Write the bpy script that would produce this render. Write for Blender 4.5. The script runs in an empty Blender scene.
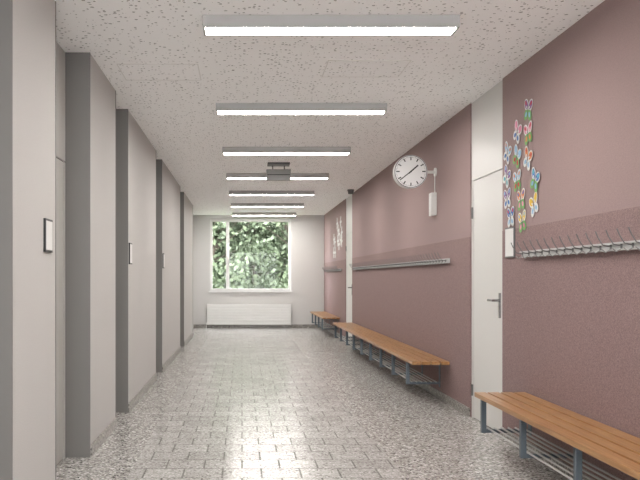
import bpy, math, random
from mathutils import Vector
random.seed(7)
XL,XR,CEIL,YE,YB=-1.06,2.05,2.82,20.0,-4.0

# ---------------- materials ----------------
def lin(c):
    return tuple(((v/255)/12.92 if v/255<=.04045 else ((v/255+.055)/1.055)**2.4) for v in c)+(1,)
def mat(name,rgb=(200,200,200),rough=.6,metal=0,emit=None,es=0,spec=.5):
    m=bpy.data.materials.new(name); m.use_nodes=True
    b=m.node_tree.nodes['Principled BSDF']
    b.inputs['Base Color'].default_value=lin(rgb)
    b.inputs['Roughness'].default_value=rough
    b.inputs['Metallic'].default_value=metal
    b.inputs['Specular IOR Level'].default_value=spec
    if emit:
        b.inputs['Emission Color'].default_value=lin(emit); b.inputs['Emission Strength'].default_value=es
    return m
def N(m,t,**k):
    n=m.node_tree.nodes.new(t)
    for a,v in k.items(): setattr(n,a,v)
    return n
def L(m,a,b): m.node_tree.links.new(a,b)
def coords(m,scale=(1,1,1)):
    tc=N(m,'ShaderNodeTexCoord'); mp=N(m,'ShaderNodeMapping'); mp.inputs['Scale'].default_value=scale
    L(m,tc.outputs['Object'],mp.inputs['Vector']); return mp.outputs['Vector']
def ramp(m,stops,interp='LINEAR'):
    r=N(m,'ShaderNodeValToRGB'); cr=r.color_ramp; cr.interpolation=interp
    cr.elements[0].position=stops[0][0]; cr.elements[0].color=lin(stops[0][1])
    cr.elements[1].position=stops[-1][0]; cr.elements[1].color=lin(stops[-1][1])
    for p,c in stops[1:-1]:
        e=cr.elements.new(p); e.color=lin(c)
    return r
def bsdf(m): return m.node_tree.nodes['Principled BSDF']
def plaster(name,c1,c2,scale=120,bump=.25,rough=.75,dist=.004):
    m=mat(name,c1,rough,spec=.3); v=coords(m)
    n=N(m,'ShaderNodeTexNoise'); n.inputs['Scale'].default_value=scale; n.inputs['Detail'].default_value=4
    L(m,v,n.inputs['Vector']); r=ramp(m,[(.35,c1),(.65,c2)]); L(m,n.outputs['Fac'],r.inputs['Fac'])
    L(m,r.outputs['Color'],bsdf(m).inputs['Base Color'])
    bp=N(m,'ShaderNodeBump'); bp.inputs['Strength'].default_value=bump; bp.inputs['Distance'].default_value=dist
    L(m,n.outputs['Fac'],bp.inputs['Height']); L(m,bp.outputs['Normal'],bsdf(m).inputs['Normal'])
    return m
def terrazzo(name,stops,scale=55,rough=.16):
    m=mat(name,(150,148,144),rough); v=coords(m)
    vo=N(m,'ShaderNodeTexVoronoi'); vo.inputs['Scale'].default_value=scale; L(m,v,vo.inputs['Vector'])
    sp=N(m,'ShaderNodeSeparateColor'); L(m,vo.outputs['Color'],sp.inputs['Color'])
    r=ramp(m,stops,'CONSTANT'); L(m,sp.outputs['Red'],r.inputs['Fac'])
    L(m,r.outputs['Color'],bsdf(m).inputs['Base Color'])
    return m,r,v
M={}
M['left']=plaster('left_wall_plaster',(185,183,180),(194,192,189),150,.15)
M['jamb']=mat('jamb_grey_paint',(118,116,113),.45)
M['white']=plaster('white_plaster',(202,201,199),(208,207,205),150,.1)
M['pinkU']=plaster('pink_plaster_upper',(147,126,125),(155,133,131),140,.4)
M['pinkL']=plaster('pink_plaster_lower',(119,98,97),(150,126,124),170,.7)
M['door']=mat('door_white_paint',(208,207,204),.35)
M['doorL']=mat('door_grey_laminate',(182,180,176),.4)
M['seam']=mat('shadow_gap',(70,66,62),.8)
M['metal']=mat('brushed_aluminium',(184,184,183),.38,.1)
M['steel']=mat('satin_steel',(150,150,150),.25,.8)
M['frame']=mat('bench_steel_paint',(92,102,110),.4,.3)
M['lampw']=mat('lamp_housing_grey',(178,177,175),.4)
M['lamp']=mat('lamp_diffuser',(255,255,255),.5,emit=(255,250,245),es=18.5)
M['clockw']=mat('white_plastic',(205,204,201),.4)
M['black']=mat('black_plastic',(24,24,26),.4)
M['paper']=mat('paper_white',(218,218,216),.7)
M['wframe']=mat('window_frame_white',(224,224,222),.4)
M['rad']=mat('radiator_enamel',(236,236,234),.35)
M['grey']=mat('grey_plastic',(100,100,100),.45)
M['mgrey']=mat('mid_grey_plastic',(140,140,138),.45)
M['clock']=mat('clock_dial',(226,226,224),.3)
M['skirt'],_,_=terrazzo('terrazzo_skirting',[(0,(86,82,78)),(.2,(126,122,116)),(.6,(150,146,139)),(.85,(182,179,173))],80,.3)
M['terr'],_,_=terrazzo('terrazzo_border',[(0,(90,88,85)),(.13,(136,134,130)),(.38,(164,162,158)),(.7,(182,180,177)),(.9,(212,210,208))],76,.24)
# tile field
m,r,v=terrazzo('terrazzo_tiles',[(0,(132,130,126)),(.1,(164,162,159)),(.35,(178,176,173)),(.7,(188,187,184)),(.92,(208,206,204))],88,.14)
br=N(m,'ShaderNodeTexBrick'); br.offset=.5
br.inputs['Scale'].default_value=1; br.inputs['Brick Width'].default_value=.25; br.inputs['Row Height'].default_value=.25
br.inputs['Mortar Size'].default_value=.0065; br.inputs['Mortar Smooth'].default_value=.1
br.inputs['Color1'].default_value=(.84,.84,.84,1); br.inputs['Color2'].default_value=(1,1,1,1); br.inputs['Mortar'].default_value=(.32,.315,.305,1)
L(m,v,br.inputs['Vector'])
mx=N(m,'ShaderNodeMix',data_type='RGBA',blend_type='MULTIPLY'); mx.inputs[0].default_value=1
L(m,r.outputs['Color'],mx.inputs[6]); L(m,br.outputs['Color'],mx.inputs[7]); L(m,mx.outputs[2],bsdf(m).inputs['Base Color'])
mr=N(m,'ShaderNodeMapRange'); mr.inputs['To Min'].default_value=.2; mr.inputs['To Max'].default_value=.8
L(m,br.outputs['Fac'],mr.inputs['Value']); L(m,mr.outputs['Result'],bsdf(m).inputs['Roughness'])
ms=N(m,'ShaderNodeMapRange'); ms.inputs['To Min'].default_value=.42; ms.inputs['To Max'].default_value=.1
L(m,br.outputs['Fac'],ms.inputs['Value']); L(m,ms.outputs['Result'],bsdf(m).inputs['Specular IOR Level'])
n=N(m,'ShaderNodeTexNoise'); n.inputs['Scale'].default_value=5; L(m,v,n.inputs['Vector'])
bp=N(m,'ShaderNodeBump'); bp.inputs['Strength'].default_value=.06; bp.inputs['Distance'].default_value=.01
L(m,n.outputs['Fac'],bp.inputs['Height']); L(m,bp.outputs['Normal'],bsdf(m).inputs['Normal'])
M['tile']=m
# perforated ceiling
m=mat('acoustic_ceiling',(222,217,210),.8); v=coords(m)
nz=N(m,'ShaderNodeTexNoise'); nz.inputs['Scale'].default_value=38; L(m,v,nz.inputs['Vector'])
va=N(m,'ShaderNodeVectorMath',operation='MULTIPLY_ADD'); L(m,nz.outputs['Color'],va.inputs[0]); va.inputs[1].default_value=(.02,.02,0); L(m,v,va.inputs[2])
vo=N(m,'ShaderNodeTexVoronoi'); vo.inputs['Scale'].default_value=35; L(m,va.outputs[0],vo.inputs['Vector'])
sp=N(m,'ShaderNodeSeparateColor'); L(m,vo.outputs['Color'],sp.inputs['Color'])
th=N(m,'ShaderNodeMapRange'); th.inputs['From Min'].default_value=.1; th.inputs['To Min'].default_value=0; th.inputs['To Max'].default_value=.36
L(m,sp.outputs['Red'],th.inputs['Value'])
lt=N(m,'ShaderNodeMath',operation='LESS_THAN'); L(m,vo.outputs['Distance'],lt.inputs[0]); L(m,th.outputs['Result'],lt.inputs[1])
mx=N(m,'ShaderNodeMix',data_type='RGBA'); L(m,lt.outputs[0],mx.inputs[0]); mx.inputs[6].default_value=lin((251,251,250)); mx.inputs[7].default_value=lin((174,173,171))
L(m,mx.outputs[2],bsdf(m).inputs['Base Color']); M['ceil']=m
M['hatch']=mat('hatch_frame',(225,224,221),.5)
# wood
m=mat('varnished_beech',(196,140,86),.3); v=coords(m,(30,1.6,30))
n=N(m,'ShaderNodeTexNoise'); n.inputs['Scale'].default_value=2; n.inputs['Detail'].default_value=5; L(m,v,n.inputs['Vector'])
r=ramp(m,[(.3,(142,98,56)),(.7,(174,132,86))]); L(m,n.outputs['Fac'],r.inputs['Fac']); L(m,r.outputs['Color'],bsdf(m).inputs['Base Color']); M['wood']=m
# glass
m=bpy.data.materials.new('window_glass'); m.use_nodes=True; nt=m.node_tree; nt.nodes.clear()
o=N(m,'ShaderNodeOutputMaterial'); t=N(m,'ShaderNodeBsdfTransparent'); g=N(m,'ShaderNodeBsdfGlossy'); g.inputs['Roughness'].default_value=.02
x=N(m,'ShaderNodeMixShader'); x.inputs[0].default_value=.006; L(m,t.outputs[0],x.inputs[1]); L(m,g.outputs[0],x.inputs[2]); L(m,x.outputs[0],o.inputs[0]); M['glass']=m
# leaves
def leafmat(name,c1,c2):
    m=mat(name,c1,.8,spec=.15); n=N(m,'ShaderNodeTexNoise'); n.inputs['Scale'].default_value=6; L(m,coords(m),n.inputs['Vector'])
    r=ramp(m,[(.35,c1),(.65,c2)]); L(m,n.outputs['Fac'],r.inputs['Fac']); L(m,r.outputs['Color'],bsdf(m).inputs['Base Color']); return m
M['leafA']=leafmat('leaf_dark',(78,88,70),(90,101,80)); M['leafB']=leafmat('leaf_mid',(88,99,78),(101,112,88)); M['leafC']=leafmat('leaf_light',(102,113,93),(116,126,107))
M['bark']=plaster('bark',(60,54,46),(84,76,66),30,.6)
M['grass']=leafmat('grass',(60,80,46),(80,98,60))
for k,c in dict(pRed=(190,62,60),pBlue=(60,110,176),pYel=(220,184,60),pGrn=(116,172,100),pPur=(134,90,150),pOrg=(214,134,74),pTur=(90,170,180),pPink=(220,140,168),pLb=(140,182,212)).items(): M[k]=mat('card_'+k,c,.7)

# ---------------- mesh builder ----------------
class B:
    def __init__(s): s.v=[];s.f=[];s.m=[];s.ms=[]
    def mi(s,k):
        if k not in s.ms: s.ms.append(k)
        return s.ms.index(k)
    def box(s,x0,x1,y0,y1,z0,z1,k,skip=()):
        i=len(s.v); s.v+=[(x,y,z) for z in(z0,z1) for y in(y0,y1) for x in(x0,x1)]
        fs=dict(b=(0,2,3,1),t=(4,5,7,6),f=(0,1,5,4),k=(2,6,7,3),l=(0,4,6,2),r=(1,3,7,5))
        for n,q in fs.items():
            if n in skip: continue
            s.f.append(tuple(i+a for a in q)); s.m.append(s.mi(k))
        return s
    def poly(s,pts,k):
        i=len(s.v); s.v+=[tuple(p) for p in pts]; s.f.append(tuple(range(i,i+len(pts)))); s.m.append(s.mi(k)); return s
    def cyl(s,p0,p1,r,k,n=10,r1=None):
        p0=Vector(p0);p1=Vector(p1);d=(p1-p0).normalized(); r1=r if r1 is None else r1
        a=d.orthogonal().normalized(); b=d.cross(a); i=len(s.v)
        for p,rr in((p0,r),(p1,r1)):
            for j in range(n):
                t=2*math.pi*j/n; s.v.append(tuple(p+a*math.cos(t)*rr+b*math.sin(t)*rr))
        for j in range(n):
            s.f.append((i+j,i+(j+1)%n,i+n+(j+1)%n,i+n+j)); s.m.append(s.mi(k))
        s.f.append(tuple(i+j for j in range(n))[::-1]); s.m.append(s.mi(k))
        s.f.append(tuple(i+n+j for j in range(n))); s.m.append(s.mi(k)); return s
    def path(s,pts,r,k,n=8):
        for a,b in zip(pts[:-1],pts[1:]): s.cyl(a,b,r,k,n)
        return s
    def make(s,name,bevel=0,parent=None):
        me=bpy.data.meshes.new(name); me.from_pydata(s.v,[],s.f)
        for k in s.ms: me.materials.append(M[k])
        for p,mi in zip(me.polygons,s.m): p.material_index=mi
        me.update(); o=bpy.data.objects.new(name,me); bpy.context.collection.objects.link(o)
        if bevel:
            bm=o.modifiers.new('bevel','BEVEL'); bm.width=bevel; bm.segments=2; bm.limit_method='ANGLE'
        if parent: o.parent=parent
        return o

# ---------------- shell ----------------
f=B()
TL,TR=-.72,1.02
f.box(-1.5,TL,YB,YE+.2,-.1,0,'terr'); f.box(TL,TR,YB,YE+.2,-.1,0,'tile'); f.box(TR,XR+.2,YB,YE+.2,-.1,0,'terr')
f.make('floor')
c=B(); c.box(-1.5,XR+.2,YB,YE+.2,CEIL,CEIL+.1,'ceil'); c.make('ceiling')
# ceiling hatches
for (x,y) in ((.92,6.0),(-.62,6.1)):
    h=B(); w=.3; g=.008; l=w*.8
    h.box(x-w+g,x+w-g,y-l+g,y+l-g,CEIL-.002,CEIL,'ceil')
    h.box(x-w,x-w+g,y-l,y+l,CEIL-.004,CEIL,'hatch'); h.box(x+w-g,x+w,y-l,y+l,CEIL-.004,CEIL,'hatch')
    h.box(x-w+g,x+w-g,y-l,y-l+g,CEIL-.004,CEIL,'hatch'); h.box(x-w+g,x+w-g,y+l-g,y+l,CEIL-.004,CEIL,'hatch')
    h.make('ceiling_access_hatch')
# left wall with niches
niches=[(2.6,3.69),(4.54,5.58),(6.70,7.44),(9.85,10.6),(13.7,14.6),(17.2,YE)]
XD=-1.24
w=B(); w.box(-1.45,XD-.02,YB,YE,0,CEIL,'left')
y=YB; k=B()
for (a,b) in niches:
    w.box(XD-.02,XL,y,a,0,CEIL,'left',skip=()); k.box(XL,XL+.012,y,a-.002,0,.085,'skirt')
    y=b
w.make('wall_left'); k.make('baseboard_left',.002)
j=B()
for i,(a,b) in enumerate(niches):
    j.box(XD,XL+.003,a,a+.012,0,CEIL,'jamb')
    if b<YE: j.box(XD,XL+.003,b-.012,b,0,CEIL,'jamb')
j.make('trim_1')
for i,(a,b) in enumerate(niches[:5]):
    d=B(); a+=.014;b-=.014
    d.box(XD-.02,XD-.002,a,b,0,CEIL,'seam')
    d.box(XD-.015,XD+.012,a+.004,b-.004,2.06,CEIL-.004,'doorL')
    d.box(XD-.015,XD+.012,a+.004,a+.05,0,2.05,'doorL'); d.box(XD-.015,XD+.012,b-.05,b-.004,0,2.05,'doorL')
    d.box(XD-.015,XD+.006,a+.054,b-.054,.006,2.05,'doorL')
    yh=a+.13
    d.cyl((XD+.006,yh,1.05),(XD+.06,yh,1.05),.01,'steel'); d.cyl((XD+.06,yh-.008,1.05),(XD+.06,yh+.13,1.05),.01,'steel')
    d.box(XD+.004,XD+.012,yh-.02,yh+.02,.92,1.1,'steel')
    d.make('door_%d'%(i+1))
# right wall
doorsR=[(6.3,7.19),(14.9,15.85)]
ZB=1.62
w=B(); k=B(); y=YB
for (a,b) in doorsR+[(YE,YE)]:
    w.box(XR,XR+.15,y,a,0,ZB,'pinkL'); w.box(XR+.0015,XR+.15,y,a,ZB,CEIL,'pinkU')
    k.box(XR-.012,XR,y,a,0,.08,'skirt'); y=b
w.box(XR+.12,XR+.2,YB,YE,0,CEIL,'white')
w.make('wall_right'); k.make('baseboard_right',.002)
for i,(a,b) in enumerate(doorsR):
    d=B(); x=XR+.02
    d.box(x+.012,XR+.12,a,b,0,CEIL,'seam')
    d.box(x-.006,x+.03,a,a+.04,0,CEIL,'door'); d.box(x-.006,x+.03,b-.04,b,0,CEIL,'door')
    d.box(x-.006,x+.03,a+.04,b-.04,2.12,CEIL,'door')
    d.box(x-.004,x+.03,a+.045,b-.045,.008,2.113,'door')
    yh=a+.1
    d.box(x-.012,x-.004,yh-.018,yh+.018,.93,1.13,'steel')
    d.cyl((x-.01,yh,1.07),(x-.065,yh,1.07),.01,'steel'); d.cyl((x-.065,yh-.01,1.07),(x-.065,yh+.12,1.07),.0095,'steel')
    for zz in (.25,1.83): d.cyl((x-.014,b-.045,zz-.05),(x-.014,b-.045,zz+.05),.009,'steel')
    d.make('door_%d'%(i+6))
# end wall with window opening
WX0,WX1,WZ0,WZ1=-.80,1.225,.925,2.72
w=B()
w.box(-1.45,WX0,YE,YE+.25,0,CEIL,'white'); w.box(WX1,XR+.2,YE,YE+.25,0,CEIL,'white')
w.box(WX0,WX1,YE,YE+.25,0,WZ0,'white'); w.box(WX0,WX1,YE,YE+.25,WZ1,CEIL,'white'); w.make('wall_back')
B().box(XL-.15,XR,YE-.012,YE,0,.09,'skirt').make('baseboard_back')
w=B(); t=.06; yy=YE+.08
w.box(WX0,WX1,yy,yy+.06,WZ0,WZ0+t,'wframe'); w.box(WX0,WX1,yy,yy+.06,WZ1-t,WZ1,'wframe')
for xx in (WX0,WX1-t): w.box(xx,xx+t,yy,yy+.06,WZ0+t,WZ1-t,'wframe')
w.box(-.40,-.32,yy-.005,yy+.06,WZ0+t,WZ1-t,'wframe')
w.box(WX0+t,WX1-t,yy+.03,yy+.036,WZ0+t,WZ1-t,'glass')
w.box(WX0-.03,WX1+.03,YE-.04,yy,WZ0-.03,WZ0,'wframe')
w.box(-.325,-.305,yy-.05,yy-.005,1.7,1.72,'steel'); w.box(-.33,-.31,yy-.05,yy-.04,1.6,1.72,'steel')
w.make('window_1',.003)
# unseen rear wall of the corridor, with a framed opening added for fill daylight
w=B(); w.box(-1.45,XR+.2,YB-.2,YB,0,.4,'white'); w.box(-1.45,XR+.2,YB-.2,YB,2.7,CEIL,'white')
w.box(-1.45,-1,YB-.2,YB,.4,2.7,'white'); w.box(XR-.05,XR+.2,YB-.2,YB,.4,2.7,'white'); w.make('wall_front')
w=B()
for xx in (-1,.48,XR-.1): w.box(xx,xx+.05,YB-.12,YB-.06,.4,2.7,'wframe')
w.box(-1,XR-.05,YB-.12,YB-.06,.4,.45,'wframe'); w.box(-1,XR-.05,YB-.12,YB-.06,2.65,2.7,'wframe'); w.make('rear_fill_opening')

# ---------------- ceiling lamps ----------------
for i in range(-3,7):  # negative indices are unseen lamps, added as fill light
    yc=4.86+2.4*i
    l=B(); x0,x1=-.235,1.30; h=.072; d=.088; t=.015
    # tray housing with a rim, the opal diffuser sits slightly inside it
    l.box(x0,x1,yc-d,yc+d,CEIL-h+.02,CEIL,'lampw')
    l.box(x0,x1,yc-d,yc-d+t,CEIL-h,CEIL-h+.02,'lampw'); l.box(x0,x1,yc+d-t,yc+d,CEIL-h,CEIL-h+.02,'lampw')
    l.box(x0,x0+t,yc-d+t,yc+d-t,CEIL-h,CEIL-h+.02,'lampw'); l.box(x1-t,x1,yc-d+t,yc+d-t,CEIL-h,CEIL-h+.02,'lampw')
    l.box(x0+t,x1-t,yc-d+t,yc+d-t,CEIL-h+.002,CEIL-h+.018,'lamp')
    l.make('ceiling_lamp')

# ---------------- radiator ----------------
r=B(); rx0,rx1=-.87,1.22
for i in range(7):
    z=.09+i*.073; r.box(rx0,rx1,YE-.10,YE-.075,z,z+.062,'rad')
for i in range(7):
    z=.09+i*.073; r.box(rx0,rx1,YE-.05,YE-.035,z,z+.066,'rad')
for xx in (rx0,rx1-.03): r.box(xx,xx+.03,YE-.076,YE-.034,.08,.6,'rad')
for xx in (rx0+.3,.2,rx1-.3): r.box(xx,xx+.04,YE-.036,YE,.2,.5,'rad')
r.box(rx0,rx1,YE-.10,YE-.035,.597,.607,'rad')
r.cyl((rx0-.02,YE-.06,.12),(rx0+.01,YE-.06,.12),.02,'rad'); r.cyl((rx0-.02,YE-.06,.0),(rx0-.02,YE-.06,.13),.01,'rad')
r.make('radiator',.004)

# ---------------- benches ----------------
def bench(y0,y1,offs):
    b=B(); x0,x1=1.67,2.035; n=4; gap=.014; wd=(x1-x0-gap*(n-1))/n; zt=.43
    for i in range(n):
        a=x0+i*(wd+gap); b.box(a,a+wd,y0,y1,zt-.032,zt,'wood')
    ys=[]; y=y1-offs
    while y>y0+.05: ys.append(y); y-=.8
    t=.017
    for y in ys:
        b.box(x0+.03,XR,y-t,y+t,zt-.032-.034,zt-.032,'frame')
        b.box(x0+.03,x0+.064,y-t,y+t,.15,zt-.066,'frame')
        b.box(x0+.03,XR,y-t*.7,y+t*.7,.15,.175,'frame')
        b.box(XR-.006,XR,y-.03,y+.03,.12,.4,'frame')
    for i in range(6):
        x=x0+.08+i*.05; b.cyl((x,max(y0,ys[-1]-.05),.181),(x,y1-.04,.181),.0065,'metal',8)
    b.make('bench',.004)
bench(2.4,5.75,.06); bench(7.84,14.75,.06)
bench(16.6,19.6,.09)

# ---------------- coat racks ----------------
def rack(y0,y1):
    r=B(); x1=XR; z=1.42
    r.box(x1-.03,x1-.008,y0,y1,z-.022,z+.022,'metal')
    r.box(x1-.045,x1-.03,y0,y1,z+.012,z+.022,'metal'); r.box(x1-.036,x1-.03,y0,y1,z-.022,z-.014,'metal')
    y=y0+.08
    while y<y1:
        r.path([(x1-.03,y,z),(x1-.075,y,z+.01),(x1-.10,y,z+.05),(x1-.115,y,z+.085)],.003,'grey',6)
        r.path([(x1-.03,y,z-.012),(x1-.06,y,z-.03),(x1-.08,y,z-.012)],.003,'mgrey',6)
        r.box(x1-.034,x1-.0295,y-.008,y+.008,z-.014,z+.012,'grey')
        y+=.125
    y=y0+.3
    while y<y1: r.box(x1-.01,x1,y-.02,y+.02,z-.02,z+.02,'grey'); y+=1.0
    r.make('coat_rack')
rack(2.3,5.78); rack(7.85,14.5); rack(16.4,19.4)

# ---------------- door signs ----------------
def sign(x,dirx,y,z,w,h,k='black',e=.012):
    s=B(); a,b=sorted((x,x+dirx*.012)); s.box(a,b,y-w/2,y+w/2,z-h/2,z+h/2,k)
    a,b=sorted((x+dirx*.012,x+dirx*.0135)); s.box(a,b,y-w/2+e,y+w/2-e,z-h/2+e,z+h/2-e,'paper')
    s.make('door_sign')
sign(XL,1,4.35,1.48,.16,.18); sign(XL,1,7.56,1.48,.16,.2); sign(XL,1,10.75,1.48,.16,.2)
sign(XR,-1,6.1,1.52,.2,.23,'grey',.01)

# ---------------- clock ----------------
cx,cy,cz=1.776,8.46,2.37; R=.175
k=B(); k.cyl((cx,cy-.045,cz),(cx,cy+.045,cz),R,'clockw',48); k.cyl((cx,cy-.047,cz),(cx,cy-.045,cz),R-.004,'grey',48)
k.cyl((cx,cy-.049,cz),(cx,cy-.047,cz),R-.011,'clock',48)
def bar(ang,r0,r1,w,yy):
    a=math.radians(ang); dx,dz=math.sin(a),math.cos(a); px,pz=dz,-dx
    k.poly([(cx+dx*r0-px*w,yy,cz+dz*r0-pz*w),(cx+dx*r0+px*w,yy,cz+dz*r0+pz*w),(cx+dx*r1+px*w,yy,cz+dz*r1+pz*w),(cx+dx*r1-px*w,yy,cz+dz*r1-pz*w)],'black')
for i in range(60):
    if i%5==0: bar(i*6,.118,.155,.0055,cy-.050)
    else: bar(i*6,.146,.155,.0018,cy-.050)
bar(49,-.03,.10,.007,cy-.052); bar(232,-.035,.145,.005,cy-.054)
k.cyl((cx,cy-.056,cz),(cx,cy-.049,cz),.009,'black',16)
k.cyl((cx+R-.01,cy,cz),(XR,cy,cz),.016,'clockw',12); k.cyl((XR-.015,cy,cz),(XR,cy,cz),.045,'clockw',20)
k.make('wall_clock')
s=B(); s.box(XR-.055,XR,8.42,8.54,1.91,2.15,'clockw'); s.box(XR-.058,XR-.055,8.44,8.52,1.95,2.11,'paper'); s.cyl((XR-.006,8.48,2.15),(XR-.006,8.48,2.34),.005,'clockw')
s.make('wall_speaker',.008)

# emergency light box
s=B(); s.box(.35,.65,10.85,11.05,CEIL-.03,CEIL,'grey'); s.cyl((.42,10.95,CEIL-.1),(.42,10.95,CEIL-.03),.008,'grey'); s.cyl((.58,10.95,CEIL-.1),(.58,10.95,CEIL-.03),.008,'grey')
s.box(.335,.665,10.92,10.98,CEIL-.235,CEIL-.085,'mgrey'); s.box(.345,.655,10.915,10.92,CEIL-.165,CEIL-.155,'black'); s.make('emergency_light',.004)
s=B(); s.cyl((1.93,14.2,CEIL-.02),(1.93,14.2,CEIL),.06,'grey',20); s.cyl((1.93,14.2,CEIL-.08),(1.93,14.2,CEIL-.02),.045,'grey',20,.055); s.make('ceiling_detector')

# ---------------- paper butterflies ----------------
def butterfly(b,y,z,s,rot,cols,lvl=0):
    x=XR-.004-lvl*.002
    def P(u,v,e=0):
        c,sn=math.cos(rot),math.sin(rot); return (x-e,y-(u*c-v*sn)*s,z+(u*sn+v*c)*s)
    def blob(cu,cv,ru,rv,a,k,e):
        pts=[]
        for i in range(14):
            t=2*math.pi*i/14; uu=ru*math.cos(t); vv=rv*math.sin(t)
            pts.append(P(cu+uu*math.cos(a)-vv*math.sin(a),cv+uu*math.sin(a)+vv*math.cos(a),e))
        b.poly(pts,k)
    for sg in(-1,1):
        blob(sg*.44,.40,.54,.40,sg*.75,'paper',0); blob(sg*.38,-.36,.46,.36,-sg*.8,'pGrn' if cols[3] else 'paper',.0005)
        blob(sg*.46,.42,.42,.28,sg*.75,cols[0],.001); blob(sg*.36,-.34,.24,.17,-sg*.8,cols[1],.0015)
        blob(sg*.56,.54,.20,.12,sg*.75,cols[2],.002); blob(sg*.28,.22,.13,.08,sg*.75,'paper',.002)
    blob(0,0,.06,.5,0,'black',.0025)
pos=[(5.72,2.45),(5.94,2.33),(5.71,2.28),(6.17,2.21),(5.95,2.15),(5.72,2.10),(5.95,1.97),(6.18,2.03),(5.58,1.93),(6.17,1.86),(5.86,1.82),(6.08,1.71),(5.84,1.66),(5.60,1.76)]
b=B(); cc=['pRed','pBlue','pPur','pOrg','pTur','pPink','pLb','pYel','pPink','pLb']
for i,(y,z) in enumerate(pos):
    butterfly(b,y,z,.092,random.uniform(-.6,.6),(random.choice(cc),random.choice(cc),random.choice(cc),i%2==0),i%3)
b.make('paper_butterfly_decoration')
b=B()
for i in range(13):
    y=random.uniform(16.3,17.9); z=1.75+random.random()*.85
    for a in range(3):
        t=a*math.pi/3; s=.13
        pts=[(XR-.004-a*.0006,y+s*(u*math.cos(t)-v*math.sin(t)),z+s*(u*math.sin(t)+v*math.cos(t))) for u,v in((-1,-.2),(1,-.2),(1.1,0),(1,.2),(-1,.2),(-1.1,0))]
        b.poly(pts,'paper')
b.make('paper_snowflake_decoration')

# ---------------- outside ----------------
B().box(-30,30,YE+.3,60,-.6,-.5,'grass').make('lawn')
def leaf(b,p,rnd,wts,s0=.06,s1=.12):
    s=rnd.uniform(s0,s1); u=Vector((rnd.gauss(0,1),rnd.gauss(0,1),rnd.gauss(0,1))).normalized(); w=u.orthogonal().normalized(); w=w*math.cos(1)+u.cross(w)*math.sin(1)
    k=rnd.choices(['leafA','leafB','leafC'],wts)[0]
    b.poly([p-u*s,p+w*s*.5,p+u*s,p-w*s*.5],k)
def tree(cx,cy,h,rad,n,seed):
    rnd=random.Random(seed); b=B()
    b.cyl((cx,cy,-.5),(cx,cy,h*.6),.1,'bark',12,.05)
    cl=[]
    for i in range(44):
        a=rnd.uniform(0,6.283); rr=rad*math.sqrt(rnd.random())*.9; z=rnd.uniform(.1,h)
        p=Vector((cx+rr*math.cos(a),cy+rr*math.sin(a)*.6,z)); cl.append((p,rnd.choice([[.6,.35,.05],[.4,.45,.15],[.2,.5,.3]])))
        b.cyl((cx,cy,min(z,h*.55)*.8),p,.02,'bark',6,.006)
    for i in range(n):
        c,wt=rnd.choice(cl); p=c+Vector((rnd.gauss(0,.3),rnd.gauss(0,.25),rnd.gauss(0,.24)))
        if p.z<-.3: p.z=-.3+rnd.random()*.5
        leaf(b,p,rnd,wt)
    b.make('tree')
tree(-.9,24.5,4.6,1.7,7000,1); tree(1.7,25,4.8,1.8,7000,2); tree(.4,27,6,2.4,9000,3); tree(-3.4,27,5.5,2.2,5000,4); tree(4.3,27,5.5,2.2,5000,5)
h=B(); h.box(-9,10,30.3,31,-.5,6.5,'leafA'); rnd=random.Random(9)
for i in range(26000): leaf(h,Vector((rnd.uniform(-7,8),rnd.uniform(29.6,30.3),rnd.uniform(-.38,6.5))),rnd,[.5,.38,.12],.07,.13)
h.make('hedge')

# ---------------- world ----------------
w=bpy.data.worlds.new('sky'); bpy.context.scene.world=w; w.use_nodes=True
bg=w.node_tree.nodes['Background']; bg.inputs['Color'].default_value=(.95,.97,1,1); bg.inputs['Strength'].default_value=4.5
bpy.context.scene.view_settings.view_transform='Standard'
bpy.context.scene.view_settings.exposure=1.68
# ---------------- camera ----------------
cd=bpy.data.cameras.new('camera'); cam=bpy.data.objects.new('camera',cd); bpy.context.collection.objects.link(cam)
cam.location=(0,0,1.25); cam.rotation_euler=(math.pi/2,0,0); cd.sensor_width=36; cd.lens=45; cd.shift_x=78/640; cd.shift_y=38/640; cd.clip_start=.05
bpy.context.scene.camera=cam
